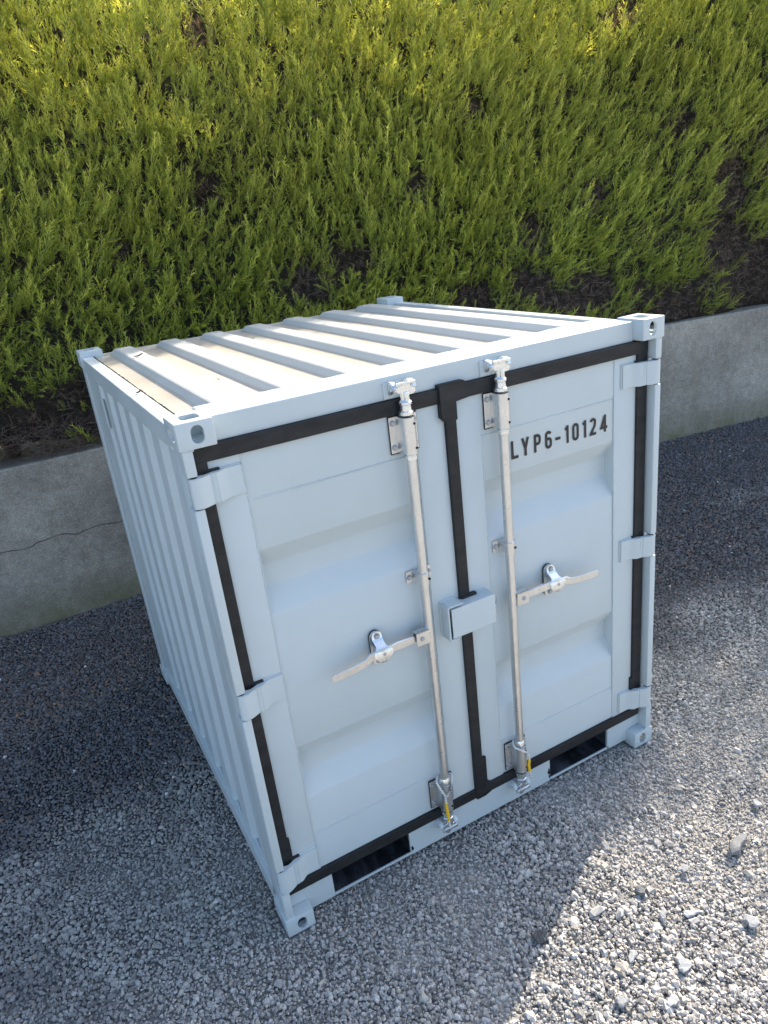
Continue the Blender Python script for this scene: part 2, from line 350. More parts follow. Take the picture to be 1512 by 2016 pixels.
# sprays: fern-like shoots made of slivers
def spray_proto(r, n=9, side=.20, wd=.017, sub=True):
    V = []; F_ = []; tcol = []
    def sliver(p, d, L, wd, bend=0., t0=0., t1=1.):
        p = np.array(p, float); d = np.array(d, float); d /= np.linalg.norm(d)
        s = np.cross(d, [0, 0, 1.]); s /= np.linalg.norm(s); s = s * math.cos(bend) + np.array([0, 0, 1.]) * math.sin(bend); jt = r.uniform(-.28, .28)
        k = len(V); V.extend([p - s * wd, p + s * wd, p + d * L]); F_.append((k, k + 1, k + 2)); tcol.extend([max(0, t0 + jt), max(0, t0 + jt), min(1, max(0, t1 + jt))])
    cv = r.uniform(-.14, .14); ax = lambda h: np.array([cv * h * h, h, .10 * h * h])
    sliver((0, 0, 0), ax(.55), .56, wd * 1.1, .3, .1, .5); sliver(ax(.5), ax(1) - ax(.5), np.linalg.norm(ax(1) - ax(.5)), wd * .8, .3, .5, 1)
    for i in range(n):
        h = .06 + .84 * i / (n - 1)
        for s in (-1, 1):
            hh = h + r.uniform(-.03, .03); L = (side * (1.25 - h) + .05) * r.uniform(.65, 1.25); an = r.uniform(.35, .7)
            d = np.array([s * math.sin(an) + 2 * cv * h, math.cos(an), r.uniform(-.5, .5)]); p = ax(hh)
            sliver(p, d, L, wd, r.uniform(-.8, .8), h * .6, min(1, h * .6 + .5))
            if sub and i < n - 2 and r.random() < .6:
                q = p + d / np.linalg.norm(d) * L * .45
                sliver(q, np.array([s * .12, 1, r.uniform(-.5, .5)]), L * .7, wd * .9, r.uniform(-.8, .8), h * .6 + .1, min(1, h * .6 + .55))
    return np.array(V), np.array(F_), np.array(tcol)
def rot_from(d, tw):
    """arrays of frames with local +Y along d and twist tw"""
    d = d / np.linalg.norm(d, axis=1, keepdims=True)
    ref = np.tile(np.array([.13, -.97, .2]), (len(d), 1)); x = np.cross(d, ref); x /= np.linalg.norm(x, axis=1, keepdims=True); z = np.cross(x, d)
    c, s = np.cos(tw)[:, None], np.sin(tw)[:, None]; x2 = x * c + z * s; z2 = np.cross(x2, d)
    return np.stack([x2, d, z2], -1)
def scatter(protos, pos, frames, scale, base, tip, fam):
    VV = []; FF = []; CC = []; off = 0; idx = np.where(fam > 0, rng.integers(0, 6, len(pos)), rng.integers(6, len(protos), len(pos)))
    for k, (V, F_, tc) in enumerate(protos):
        s = np.where(idx == k)[0]
        if len(s) == 0: continue
        P = np.einsum('nij,vj->nvi', frames[s], V) * scale[s][:, None, None] + pos[s][:, None, :]
        C = base[s][:, None, :] * (1 - tc)[None, :, None] + tip[s][:, None, :] * tc[None, :, None]
        n, v = len(s), len(V)
        VV.append(P.reshape(-1, 3)); CC.append(C.reshape(-1, 3)); FF.append((F_[None] + (np.arange(n) * v)[:, None, None]).reshape(-1, 3) + off); off += n * v
    return np.concatenate(VV), np.concatenate(FF), np.concatenate(CC)
protos = [spray_proto(np.random.default_rng(100 + i), 9 if i % 2 else 10) for i in range(6)] + [spray_proto(np.random.default_rng(150 + i), 5, .46, .036, False) for i in range(4)]
SX0, SX1 = -3.0, 9.5
def sample_face(n):
    x = rng.uniform(SX0, SX1, n); keep = (x > -1.2) & (x < 7.2) | (rng.random(n) < .45); x = x[keep]
    z = WT + .04 + rng.random(len(x)) * (hedge_top(x) - WT - .04); return x, z
pos = []; dirs = []; scl = []; ba = []; ti = []; fam = []
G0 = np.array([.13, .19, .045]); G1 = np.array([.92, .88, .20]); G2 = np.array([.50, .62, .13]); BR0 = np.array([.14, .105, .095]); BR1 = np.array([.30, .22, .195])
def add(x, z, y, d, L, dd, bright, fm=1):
    n = len(x); fam.append(np.full(n, fm)); bright = bright * np.clip(.45 + .55 * (z - WT) / 2.2, .4, 1); v1 = rng.random(n)[:, None]; v2 = vnoise(x, z, 2.2, 14)[:, None]  # tips yellow with height: light above and shade below painted into the colour
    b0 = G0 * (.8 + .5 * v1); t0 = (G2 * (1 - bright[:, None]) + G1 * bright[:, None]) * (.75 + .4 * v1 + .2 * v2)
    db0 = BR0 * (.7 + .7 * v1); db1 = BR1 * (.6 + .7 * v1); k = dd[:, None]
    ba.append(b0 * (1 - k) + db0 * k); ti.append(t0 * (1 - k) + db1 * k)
    pos.append(np.stack([x, y, z], 1)); dirs.append(d); scl.append(L)
# 1: inner layer filling the face
x, z = sample_face(32000); dd = dead(x, z); n = len(x); gapL = (x < .12) & (z < WT + .22) & (rng.random(n) < .8)
x, z, dd = x[~gapL], z[~gapL], dd[~gapL]; n = len(x)
d = np.stack([rng.normal(0, .5, n), -.55 + rng.normal(0, .35, n), .55 + rng.normal(0, .45, n)], 1); k = (dd > .5); d[k] = rng.normal(0, 1, (k.sum(), 3)) + np.array([0, -.3, -.1])
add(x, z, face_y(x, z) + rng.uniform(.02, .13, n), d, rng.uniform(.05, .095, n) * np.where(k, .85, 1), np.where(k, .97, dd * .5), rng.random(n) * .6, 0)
# 2: plumes: shoots of several sprays growing up and out
px_, pz_ = sample_face(12500); dd = dead(px_, pz_); kp = (rng.random(len(px_)) > dd * .93) & (rng.random(len(px_)) > .45 * np.clip((2.3 - pz_) / .9, 0, 1)); px_, pz_, dd = px_[kp], pz_[kp], dd[kp]; m_ = len(px_)
lean = (vnoise(px_, pz_, .9, 33) - .5) * .9
pd = np.stack([lean + rng.normal(0, .25, m_), -.45 + rng.normal(0, .18, m_), .9 + rng.normal(0, .15, m_)], 1); pd[pz_ < WT + .9] += np.array([0, -.25, -.25]); pd /= np.linalg.norm(pd, axis=1, keepdims=True)
PL = rng.uniform(.10, .20, m_) * (.7 + .6 * vnoise(px_, pz_, 1.3, 40)); py_ = face_y(px_, pz_) + .045
for q in range(4):
    n = m_; P = np.stack([px_, py_, pz_], 1) + pd * (PL * (0, .12, .3, .5)[q])[:, None] + rng.normal(0, .008, (n, 3))
    sd = pd + rng.normal(0, (.12, .42, .42, .36)[q], (n, 3)); low = P[:, 2] > WT + .02
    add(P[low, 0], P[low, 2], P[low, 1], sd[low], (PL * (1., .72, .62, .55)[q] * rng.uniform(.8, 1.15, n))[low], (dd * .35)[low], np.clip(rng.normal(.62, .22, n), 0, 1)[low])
# long leading shoots standing clear of the face
x, z = sample_face(3600); dd = dead(x, z); kp = dd < .3; x, z = x[kp], z[kp]; n = len(x)
d = np.stack([(vnoise(x, z, .9, 33) - .5) * .9 + rng.normal(0, .25, n), -.5 + rng.normal(0, .15, n), 1 + rng.normal(0, .12, n)], 1)
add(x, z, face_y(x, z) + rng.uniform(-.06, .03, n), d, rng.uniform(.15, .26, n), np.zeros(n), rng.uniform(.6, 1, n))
# 3: crown of the hedge
n = 4200; x = rng.uniform(SX0, SX1, n); z = 3.2 + (hedge_top(x) - 3.2) * rng.random(n) ** .7; y = face_y(x, z) + .10 + .45 * rng.random(n) * np.clip((z - 3.1) / .8, 0, 1)
d = np.stack([rng.normal(0, .35, n), rng.normal(-.1, .4, n), 1 + rng.normal(0, .2, n)], 1)
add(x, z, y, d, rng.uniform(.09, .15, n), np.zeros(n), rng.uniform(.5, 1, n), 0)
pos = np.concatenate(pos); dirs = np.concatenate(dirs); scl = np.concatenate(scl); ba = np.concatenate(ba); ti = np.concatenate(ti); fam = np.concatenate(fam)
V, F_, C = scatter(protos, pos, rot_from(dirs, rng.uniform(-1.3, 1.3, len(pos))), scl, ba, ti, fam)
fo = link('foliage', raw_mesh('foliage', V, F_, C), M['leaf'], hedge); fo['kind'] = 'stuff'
print('foliage tris', len(F_), 'sprays', len(pos))
# dead twigs: thin curved stems in the brown patches and the foot of the hedge
x, z = sample_face(20000); x2 = rng.uniform(-1.6, .25, 2600); z2 = WT + .005 + rng.random(2600) * .2; x = np.concatenate([x, x2]); z = np.concatenate([z, z2]); dd = dead(x, z); kp = dd > .4; x, z = x[kp], z[kp]; y = face_y(x, z) + rng.uniform(-.03, .09, len(x)); n = len(x)
a = np.stack([x, y, z], 1); d = rng.normal(0, 1, (n, 3)) * np.array([1, .5, .6]); d /= np.linalg.norm(d, axis=1, keepdims=True); L = rng.uniform(.04, .13, n)[:, None]
mid = a + d * L * .5 + rng.normal(0, .012, (n, 3)); e = a + d * L; s = np.cross(d, rng.normal(0, 1, (n, 3))); s /= np.linalg.norm(s, axis=1, keepdims=True); s *= .0022
lowz = np.minimum(np.minimum(mid[:, 2], e[:, 2]), z); lift = np.clip(WT + .012 - lowz, 0, None); 
for A in (a, mid, e): A[:, 2] += lift
V = np.stack([a - s, a + s, mid - s, mid + s, e], 1).reshape(-1, 3); k = (np.arange(n) * 5)[:, None, None]
F_ = (np.array([(0, 1, 3), (0, 3, 2), (2, 3, 4)])[None] + k).reshape(-1, 3)
cb = (BR1 * .6 + np.array([.06, .055, .055])) * rng.uniform(.35, 1.2, n)[:, None]; C = np.repeat(cb, 5, axis=0)
tw = link('dead_twigs', raw_mesh('dead_twigs', V, F_, C), M['leaf'], hedge); tw['kind'] = 'stuff'

# ------------------------------------------------------------------ gravel
def ico(r, jit, flat):
    p = (1 + 5 ** .5) / 2
    v = np.array([(-1, p, 0), (1, p, 0), (-1, -p, 0), (1, -p, 0), (0, -1, p), (0, 1, p), (0, -1, -p), (0, 1, -p), (p, 0, -1), (p, 0, 1), (-p, 0, -1), (-p, 0, 1)], float)
    v /= np.linalg.norm(v, axis=1, keepdims=True); v = v * r.uniform(1 - jit, 1 + jit * .4, (12, 1)); v += r.normal(0, jit * .2, (12, 3))
    v[:, 2] = np.clip(v[:, 2], -.75, flat)
    f = np.array([(0, 11, 5), (0, 5, 1), (0, 1, 7), (0, 7, 10), (0, 10, 11), (1, 5, 9), (5, 11, 4), (11, 10, 2), (10, 7, 6), (7, 1, 8), (3, 9, 4), (3, 4, 2), (3, 2, 6), (3, 6, 8), (3, 8, 9), (4, 9, 5), (2, 4, 11), (6, 2, 10), (8, 6, 7), (9, 8, 1)])
    return v, f
def dome(r):
    a6 = np.sort((np.arange(6) + r.uniform(-.33, .33, 6)) / 6 * 2 * math.pi); a4 = np.sort((np.arange(4) + r.uniform(-.35, .35, 4) + r.uniform(0, 1)) / 4 * 2 * math.pi)
    lo = [(rr * math.cos(t), rr * math.sin(t), -.6) for t, rr in zip(a6, r.uniform(.8, 1.15, 6))]; hi = [(rr * math.cos(t), rr * math.sin(t), zz) for t, rr, zz in zip(a4, r.uniform(.45, .8, 4), r.uniform(.3, .85, 4))]
    f = [(6, 7, 8), (6, 8, 9)]; i = j = 0
    while i < 6 or j < 4:
        ni = a6[(i + 1) % 6] + (2 * math.pi if i + 1 >= 6 else 0); nj = a4[(j + 1) % 4] + (2 * math.pi if j + 1 >= 4 else 0)
        if j >= 4 or (i < 6 and ni <= nj): f.append((i % 6, (i + 1) % 6, 6 + j % 4)); i += 1
        else: f.append((6 + (j + 1) % 4, 6 + j % 4, i % 6)); j += 1
    return np.array(lo + hi), np.array(f)
def octa(r):
    v = np.array([(1, 0, 0), (0, 1, 0), (-1, 0, 0), (0, -1, 0), (0, 0, 1), (0, 0, -1)], float) * r.uniform(.7, 1.25, (6, 1)) + r.normal(0, .12, (6, 3))
    v[:4, 2] -= .3; return v[:5], np.array([(0, 1, 4), (1, 2, 4), (2, 3, 4), (3, 0, 4)])
W_, L_, H_ = 1.80, 2.036, 1.91
def dust(x, y):
    n = (vnoise(x, y, 1.1, 51) - .5) * 1.1 + (vnoise(x, y, 3.1, 52) - .5) * .7 + (vnoise(x, y, 9, 53) - .5) * .4
    q = np.clip((1.15 - (y + n)) / 1.05, 0, 1); return q * q * (3 - 2 * q)
def in_view(x, y, m):           # keep what the photograph or a camera a step aside can see
    return (y > -.95 + .62 * (x - 1.05) - m) | (x < 1.1)
def grid(cell, x0, x1, y0, y1):
    a, b_ = np.meshgrid(np.arange(x0, x1, cell), np.arange(y0, y1, cell), indexing='ij'); a, b_ = a.ravel(), b_.ravel()
    return a + rng.uniform(-.5, .5, len(a)) * cell, b_ + rng.uniform(-.5, .5, len(a)) * cell
def free(x, y):
    k = y < wall_y(x) - .006
    k &= ~((x > .06) & (x < 1.74) & (y > .12) & (y < 1.95))
    for a in (0, W_ - .106):
        for b_ in (0, L_ - .13): k &= ~((x > a - .008) & (x < a + .114) & (y > b_ - .008) & (y < b_ + .138))
    return k
def stones(protos, x, y, size, zoff, flat=(.38, .7)):
    n = len(x); idx = rng.integers(0, len(protos), n); el = rng.uniform(.6, .95, n); fl = rng.uniform(*flat, n)
    yaw = rng.uniform(0, 6.283, n); ax = rng.normal(0, .33, (n, 2))
    cz, sz = np.cos(yaw), np.sin(yaw); Rz = np.zeros((n, 3, 3)); Rz[:, 0, 0] = cz; Rz[:, 0, 1] = -sz; Rz[:, 1, 0] = sz; Rz[:, 1, 1] = cz; Rz[:, 2, 2] = 1
    S = np.stack([size, size * el, size * fl], 1)
    cxx, sxx = np.cos(ax[:, 0]), np.sin(ax[:, 0]); Rx = np.zeros((n, 3, 3)); Rx[:, 0, 0] = 1; Rx[:, 1, 1] = cxx; Rx[:, 1, 2] = -sxx; Rx[:, 2, 1] = sxx; Rx[:, 2, 2] = cxx
    Mx = Rz @ Rx
    du = dust(x, y); base = np.array([.112, .112, .116])[None] * rng.uniform(.6, 1.5, n)[:, None]
    red = rng.random(n) < .10; base[red] = np.array([.20, .135, .105]) * rng.uniform(.6, 1.3, red.sum())[:, None]
    tan = rng.random(n) < .012; base[tan] = np.array([.30, .21, .13])
    light = np.array([.45, .43, .40])[None] * rng.uniform(.72, 1.15, n)[:, None] * np.where(rng.random(n) < .2, .55, 1.)[:, None]; lt = rng.random(n) < .12; light[lt] *= np.array([1.05, 1.0, .92])
    C0 = base * (1 - du[:, None]) + light * du[:, None] * rng.uniform(.75, 1.05, n)[:, None]
    wh = rng.random(n) < .0022; C0[wh] = np.array([.62, .60, .56])
    emb = np.clip((vnoise(x, y, 2.1, 71) * .65 + vnoise(x, y, 6.5, 72) * .35 - .52) * 6, 0, 1) * np.clip(du * 1.6 - .5, 0, 1)          # trodden spots: stones sunk in dust
    VV = []; FF = []; CC = []; off = 0; pz = zoff + size * fl * .35 + rng.uniform(-.003, .004, n) - emb * (size * fl * .35 + .0065)
    for k, (V, F_) in enumerate(protos):
        s = np.where(idx == k)[0]
        P = np.einsum('nij,nvj->nvi', Mx[s], V[None] * S[s][:, None, :]) + np.stack([x[s], y[s], pz[s]], 1)[:, None, :]
        VV.append(P.reshape(-1, 3)); CC.append(np.repeat(C0[s], len(V), axis=0)); FF.append((F_[None] + (np.arange(len(s)) * len(V))[:, None, None]).reshape(-1, 3) + off); off += len(s) * len(V)
    return np.concatenate(VV), np.concatenate(FF), np.concatenate(CC)
pr = [dome(np.random.default_rng(200 + i)) for i in range(26)]
po = [octa(np.random.default_rng(300 + i)) for i in range(12)]
parts_ = []
x, y = grid(.0136, -1.6, 3.3, -1.5, 3.2); k = free(x, y) & in_view(x, y, .4) & ~((x < -.3) & (y < -.6)) & ~((y > 1.9) & (x > .2) & (x < 1.9)); x, y = x[k], y[k]
far = (x > 2.5) & (y > .7) | (y > 2.3)
sz_ = np.exp(rng.normal(math.log(.0092), .27, len(x)))
fine = vnoise(x, y, 1.7, 61) * .6 + vnoise(x, y, 5, 62) * .4; sz_ *= .72 + .5 * fine                 # raked and trodden areas differ in grain
parts_.append(stones(pr, x[~far], y[~far], sz_[~far], 0.0, (.42, .75))); parts_.append(stones(po, x[far], y[far], sz_[far] * 1.15, 0.0, (.45, .8)))
x, y = grid(.0165, 3.3, 8.2, -.3, 3.2); k = free(x, y) & in_view(x, y, .4); x, y = x[k], y[k]
parts_.append(stones(po, x, y, np.exp(rng.normal(math.log(.0118), .22, len(x))), 0.0, (.45, .8)))
# coarser broken slate in the sunny corner
n = 1700; x = rng.uniform(.4, 3.0, n); y = rng.uniform(-1.6, -.2, n); k = free(x, y) & in_view(x, y, .45) & (y < .5 * (x - 1.8) + .02) & (y < -.25) & (rng.random(n) < np.clip((1.9 - x) * .6 + .35, .2, 1)); x, y = x[k], y[k]
parts_.append(stones(pr, x, y, np.exp(rng.normal(math.log(.0135), .33, len(x))), .003, (.22, .45)))
# fine chippings
x, y = grid(.0098, -.9, 2.6, -1.6, .9); k = free(x, y) & in_view(x, y, .3) & (rng.random(len(x)) < .5 * dust(x, y)); x, y = x[k], y[k]
parts_.append(stones(po, x, y, rng.uniform(.0028, .0058, len(x)), .005, (.6, .9)))
off = 0; VV = []; FF = []; CC = []
for V, F_, C in parts_: VV.append(V); FF.append(F_ + off); CC.append(C); off += len(V)
gm = raw_mesh('slate_gravel', np.concatenate(VV), np.concatenate(FF), np.concatenate(CC)); print('gravel tris', len(gm.polygons))
tag(link('slate_gravel', gm, M['stone']), 'loose grey slate gravel spread over the yard', 'gravel', kind='stuff')
def slab(u, v, lx, ly, h, yaw, tone, label, group=None, seed=0):
    r = random.Random(seed); p = px(u, v, 2, .02); n = 9; bm = bmesh.new(); ring = []
    for lev, (sc_, z) in enumerate(((.86, 0), (1, h * .4), (.9, h * .85), (.62, h))):
        row = []
        for i in range(n):
            a = 2 * math.pi * i / n; rr = 1 + .28 * math.sin(a * 2 + seed) + .22 * math.sin(a * 3 + 2 * seed); rr *= .85
            xx, yy = lx * rr * sc_ * math.cos(a), ly * rr * sc_ * math.sin(a); c, s = math.cos(yaw), math.sin(yaw)
            row.append(bm.verts.new((p[0] + xx * c - yy * s + r.uniform(-.002, .002), p[1] + xx * s + yy * c + r.uniform(-.002, .002), .010 + z + r.uniform(-.15, .15) * h)))
        ring.append(row)
    for k in range(3):
        for i in range(n): bm.faces.new((ring[k][i], ring[k][(i + 1) % n], ring[k + 1][(i + 1) % n], ring[k + 1][i]))
    bm.faces.new(ring[3]); bm.faces.new(ring[0][::-1]); bmesh.ops.triangulate(bm, faces=bm.faces)
    o = done('slate_chunk', bm, M['stone']); a = o.data.color_attributes.new('Col', 'FLOAT_COLOR', 'POINT'); a.data.foreach_set('color', [tone, tone * 1.02, tone * 1.04, 1] * len(o.data.vertices))
    return tag(o, label, 'stone', group)
slab(1452, 1662, .062, .030, .022, .15, .17, 'largest dark flat slab of slate lying on the sunlit gravel', seed=1)
slab(1262, 1752, .020, .030, .018, 1.0, .13, 'dark upright slate shard just inside the sunlit gravel', seed=2)
for i, (u, v, a, b_, yw, tx) in enumerate([
    (1345, 1707, .030, .017, .1, 'pale slate chunk to the left of and below the largest dark slab'),
    (1480, 1812, .036, .026, .2, 'broad pale slate chunk at the right edge of the sunlit gravel'),
    (1345, 1895, .040, .026, .5, 'broadest pale slate chunk, low in the middle of the sunlit gravel'),
    (1362, 1795, .036, .015, -.5, 'long narrow pale slate chunk in the middle of the sunlit gravel'),
    (1305, 1800, .026, .016, .6, 'small pale slate chunk just left of the long narrow one'),
    (1245, 1880, .027, .017, .7, 'pale slate chunk halfway down the sunlit gravel near the shadow edge'),
    (1325, 1968, .030, .017, .6, 'tilted pale slate chunk close to the bottom edge of the picture'),
    (1225, 1970, .031, .018, .1, 'pale slate chunk at the bottom edge, nearest to the shadow'),
    (1490, 1580, .026, .02, .1, 'pale slate chunk highest up at the right edge of the sunlit gravel')]):
    slab(u, v, a, b_, .008 + .007 * ((i * 37) % 10) / 10, yw, .24 + .10 * ((i * 53) % 10) / 10, tx, 'slate chunks on the sunlit gravel', seed=10 + i)
slab(1062, 1842, .022, .036, .016, 1.2, .075, 'dark grey slate piece lying in shade beside the sunlit edge', seed=40)
bm = bmesh.new(); a = Vector(px(150, 1508, 2, .03)); b_ = Vector(px(172, 1486, 2, .034)); tube(bm, [a, a.lerp(b_, .5) + Vector((.004, 0, .004)), b_], .0016, 6)
tag(done('fallen_straw', bm, M['straw'], None, 60), 'thin dry straw stem lying on the dark gravel left of the container', 'straw')

# ------------------------------------------------------------------ shipping container
W, L, H = W_, L_, H_; CA, CB, CC_ = .106, .130, .077
root = bpy.data.objects.new('shipping_container', None); COL.objects.link(root); root.location = (W / 2, L / 2, 0)
tag(root, 'small white steel shipping container with closed double doors and ribbed roof on gravel', 'container')
YF = .05           # plane of rails and door leaves; castings stand out to y = 0
def part(name, bm, material, parent=root, smooth=None, label=None):
    o = done(name, bm, material, None, smooth)
    o.parent = parent; o.matrix_parent_inverse = Matrix.Translation(-root.location) if parent is root else Matrix.Identity(4)
    if label: o['label'] = label
    return o
# --- corner castings (one shape, mirrored to the eight corners)
def stadium(w_, h_, n=8):
    r = w_ / 2; s = max(h_ / 2 - r, 0); P = []
    for i in range(n + 1): a = math.pi * i / n; P.append((r * math.cos(a), s + r * math.sin(a)))
    for i in range(n + 1): a = math.pi + math.pi * i / n; P.append((r * math.cos(a), -s + r * math.sin(a)))
    return P
def tmp_obj(bm):
    bmesh.ops.recalc_face_normals(bm, faces=bm.faces)
    me = bpy.data.meshes.new('t'); bm.to_mesh(me); bm.free(); o = bpy.data.objects.new('t', me); COL.objects.link(o); return o
bm = bmesh.new(); box(bm, 0, CA, 0, CB, -CC_, 0, .004, 2); body = tmp_obj(bm); cut = []
bm = bmesh.new(); box(bm, .013, CA - .013, .013, CB - .013, -CC_ + .012, -.012, 0); cut.append(tmp_obj(bm))
bm = bmesh.new(); prism(bm, [(.058 + a, -.038 + b_) for a, b_ in stadium(.036, .052)], -.01, .03, 'y'); cut.append(tmp_obj(bm))
bm = bmesh.new(); prism(bm, [(.062 + b_, -.038 + a) for a, b_ in stadium(.038, .070)], -.01, .03, 'x'); cut.append(tmp_obj(bm))
bm = bmesh.new(); prism(bm, [(.056 + b_ * .9, .062 + a) for a, b_ in [(-.022, -.03), (.022, -.03), (.03, -.022), (.03, .022), (.022, .03), (-.022, .03), (-.03, .022), (-.03, -.022)]], -.03, .01, 'z'); cut.append(tmp_obj(bm))
for c in cut:
    md = body.modifiers.new('b', 'BOOLEAN'); md.operation = 'DIFFERENCE'; md.object = c; md.solver = 'EXACT'
dg = bpy.context.evaluated_depsgraph_get(); cast = bpy.data.meshes.new_from_object(body.evaluated_get(dg))
for c in cut + [body]: bpy.data.objects.remove(c)
for fx in (0, 1):
    for fy in (0, 1):
        for fz in (0, 1):
            bm = bmesh.new(); bm.from_mesh(cast)
            for v in bm.verts:
                if fx: v.co.x = W - v.co.x
                if fy: v.co.y = L - v.co.y
                v.co.z = (-v.co.z) if fz else (H + v.co.z)
            part('corner_casting', bm, M['paint'], smooth=35)
# --- rails
bm = bmesh.new(); box(bm, CA - .002, W - CA + .002, YF, .215, 1.829, 1.902, .004); part('header_rail', bm, M['paint'])
hdr = bpy.data.objects['header_rail']
bm = bmesh.new(); box(bm, CA - .002, W - CA + .002, L - .08, L - .01, 1.80, 1.874, .004); part('rear_top_rail', bm, M['roof'])
for s in (0, 1):
    f = lambda x: W - x if s else x
    bm = bmesh.new(); a, b_ = sorted((f(.006), f(.058))); box(bm, a, b_, CB - .002, L - CB + .002, 1.81, 1.882, .005); part('side_top_rail', bm, M['paint'])
    bm = bmesh.new(); a, b_ = sorted((f(.010), f(.06))); box(bm, a, b_, CB - .002, L - CB + .002, .022, .115, .004); part('side_bottom_rail', bm, M['paint'])
# roof sheet with ribs running front to back
pts = [(.052, 1.871)]
for k in range(7):
    x0 = .140 + .2265 * k; pts += [(x0, 1.871), (x0 + .005, 1.873), (x0 + .026, 1.896), (x0 + .033, 1.899), (x0 + .102, 1.899), (x0 + .109, 1.896), (x0 + .130, 1.873), (x0 + .135, 1.871)]
pts += [(W - .052, 1.871)]
bm = bmesh.new(); secs = [(.19, 1.), (.30, 1.), (1.10, 1.), (1.86, 1.), (1.93, .97), (1.955, .82), (1.972, .45), (1.985, 0.), (2.01, 0.)]; prev = None
for y, kf in secs:
    cur = [bm.verts.new((x, y, 1.871 + (z - 1.871) * kf - (.0008 if kf > 0 and kf < 1 else 0) + .0022 * mnoise.noise((x * 4, y * 2.3, 0)))) for x, z in pts]
    if prev:
        for i in range(len(pts) - 1): bm.faces.new((prev[i], prev[i + 1], cur[i + 1], cur[i]))
    prev = cur
part('roof_panel', bm, M['roof'], smooth=22)
bm = bmesh.new(); bead(bm, (.060, CB + .005, 1.8805), (.060, L - CB, 1.8805), .0028, .02, .001); part('roof_seam', bm, M['hole'], label='dark rust-prone seam along the left roof edge')
bm = bmesh.new(); bead(bm, (.15, .217, 1.899), (W - .12, .217, 1.899), .003, .015, .001); part('weld_bead', bm, M['roof'])
# --- side walls, corrugated
def side_poly():
    P = [(.022, .10), (.022, .27)]; y = .27
    while y < L - .33:
        P += [(.024, y), (.052, y + .030), (.052, y + .105), (.024, y + .135), (.022, y + .137), (.022, y + .247)]; y += .25
    P += [(.022, L - .1)]; return P
for s in (0, 1):
    bm = bmesh.new(); sheet(bm, [((W - x if s else x), y) for x, y in side_poly()], 'z', .10, 1.83); o = part('side_panel', bm, M['paint'], smooth=20)
    for k in range(6):
        y = .27 + .25 * k; x = W - .034 if s else .034
        for a_, z_ in ((x, 1.812), (x - (0 if s else .010), .116)):
            bm = bmesh.new(); bead(bm, (a_, y, z_), (x, y + .13, z_), .005, .02); part('weld_bead', bm, M['paint'], smooth=60)
    if not s:
        p = px(203, 800, 0, .018); bm = bmesh.new(); box(bm, .016, .026, p[1] - .011, p[1] + .011, 1.58, 1.72, .004); part('vent_cover', bm, M['paint'])
bm = bmesh.new(); sheet(bm, [(x, L - .03 - .028 * (abs(((x / .25) % 1) - .5) > .27)) for x in np.linspace(.06, W - .06, 80)], 'z', .08, 1.83); part('rear_panel', bm, M['paint'])
bm = bmesh.new(); box(bm, .06, W - .06, .10, L - .06, .145, .165, 0); part('floor_panel', bm, M['pocket'])
bm = bmesh.new(); box(bm, .08, W - .08, L - .09, L - .012, .022, .12, .003); part('rear_bottom_rail', bm, M['paint'])
# --- corner posts: rear ones plain, front ones with an outer flange cut at the hinges
HZ = [(.203, .300), (.950, 1.040), (1.664, 1.752)]
for s in (0, 1):
    f = lambda x: W - x if s else x
    def bx(bm, x0, x1, *a): q = sorted((f(x0), f(x1))); box(bm, q[0], q[1], *a)
    bm = bmesh.new(); bx(bm, .008, .085, L - .09, L - .008, CC_ - .002, H - CC_ + .002, .006); part('corner_post', bm, M['paint'])
    bm = bmesh.new()
    bx(bm, .010, .026, .05, .15, CC_ - .003, H - CC_ + .003, .003)            # side web
    bx(bm, .024, .07, .064, .076, CC_ - .003, H - CC_ + .003, .002)           # back web of the channel
    zz = [CC_ - .003] + [q for h in HZ for q in (h[0] - .004, h[1] + .004)] + [H - CC_ + .003]
    for k in range(0, 8, 2):
        bx(bm, .006, .036, .004, .06, zz[k], zz[k + 1], .005)
    part('corner_post', bm, M['paint'], smooth=35)
    bm = bmesh.new(); bead(bm, (f(.012), .006, H - CC_ - .001), (f(.04), .006, H - CC_ - .001), .004); part('weld_bead', bm, M['paint'], smooth=60)
    bm = bmesh.new(); bead(bm, (f(.012), .006, CC_ + .001), (f(.04), .006, CC_ + .001), .004)
    part('weld_bead', bm, M['paint'], smooth=60)
# --- door sill with two fork pockets
PK = [(.212, .545), (1.246, 1.576)]
bm = bmesh.new(); ed = [.10] + [q for a in PK for q in a] + [W - .10]
for k in (0, 2, 4): box(bm, ed[k], ed[k + 1], YF, YF + .012, .022, .150, .002)
for a, b_ in PK: box(bm, a - .003, b_ + .003, YF + .0005, YF + .0115, .134, .1495, .001)
box(bm, .10, W - .10, YF + .0115, .13, .138, .1505, .001)
for a, b_ in ((.034, .1005), (W - .1005, W - .034)): box(bm, a, b_, YF + .0008, YF + .0125, .0785, .1495, .001)
sill = part('door_sill', bm, M['paint'])
for a, b_ in PK:
    bm = bmesh.new(); y0, y1 = YF + .004, L - .05
    box(bm, a - .006, a - .0005, y0 + .01, y1, .024, .136, .0005); box(bm, b_ + .0005, b_ + .006, y0 + .01, y1, .024, .136, .0005)
    box(bm, a - .004, b_ + .004, y0 + .008, y1, .130, .1365, .0005); box(bm, a - .004, b_ + .004, y0 + .002, y1, .026, .034, .001)
    part('fork_pocket', bm, M['pocket'], sill, label='black open fork-lift pocket in the door sill')
    bm = bmesh.new(); box(bm, a, b_, YF - .001, YF + .005, .026, .0355, .001); part('pocket_lip', bm, M['paint'], sill)
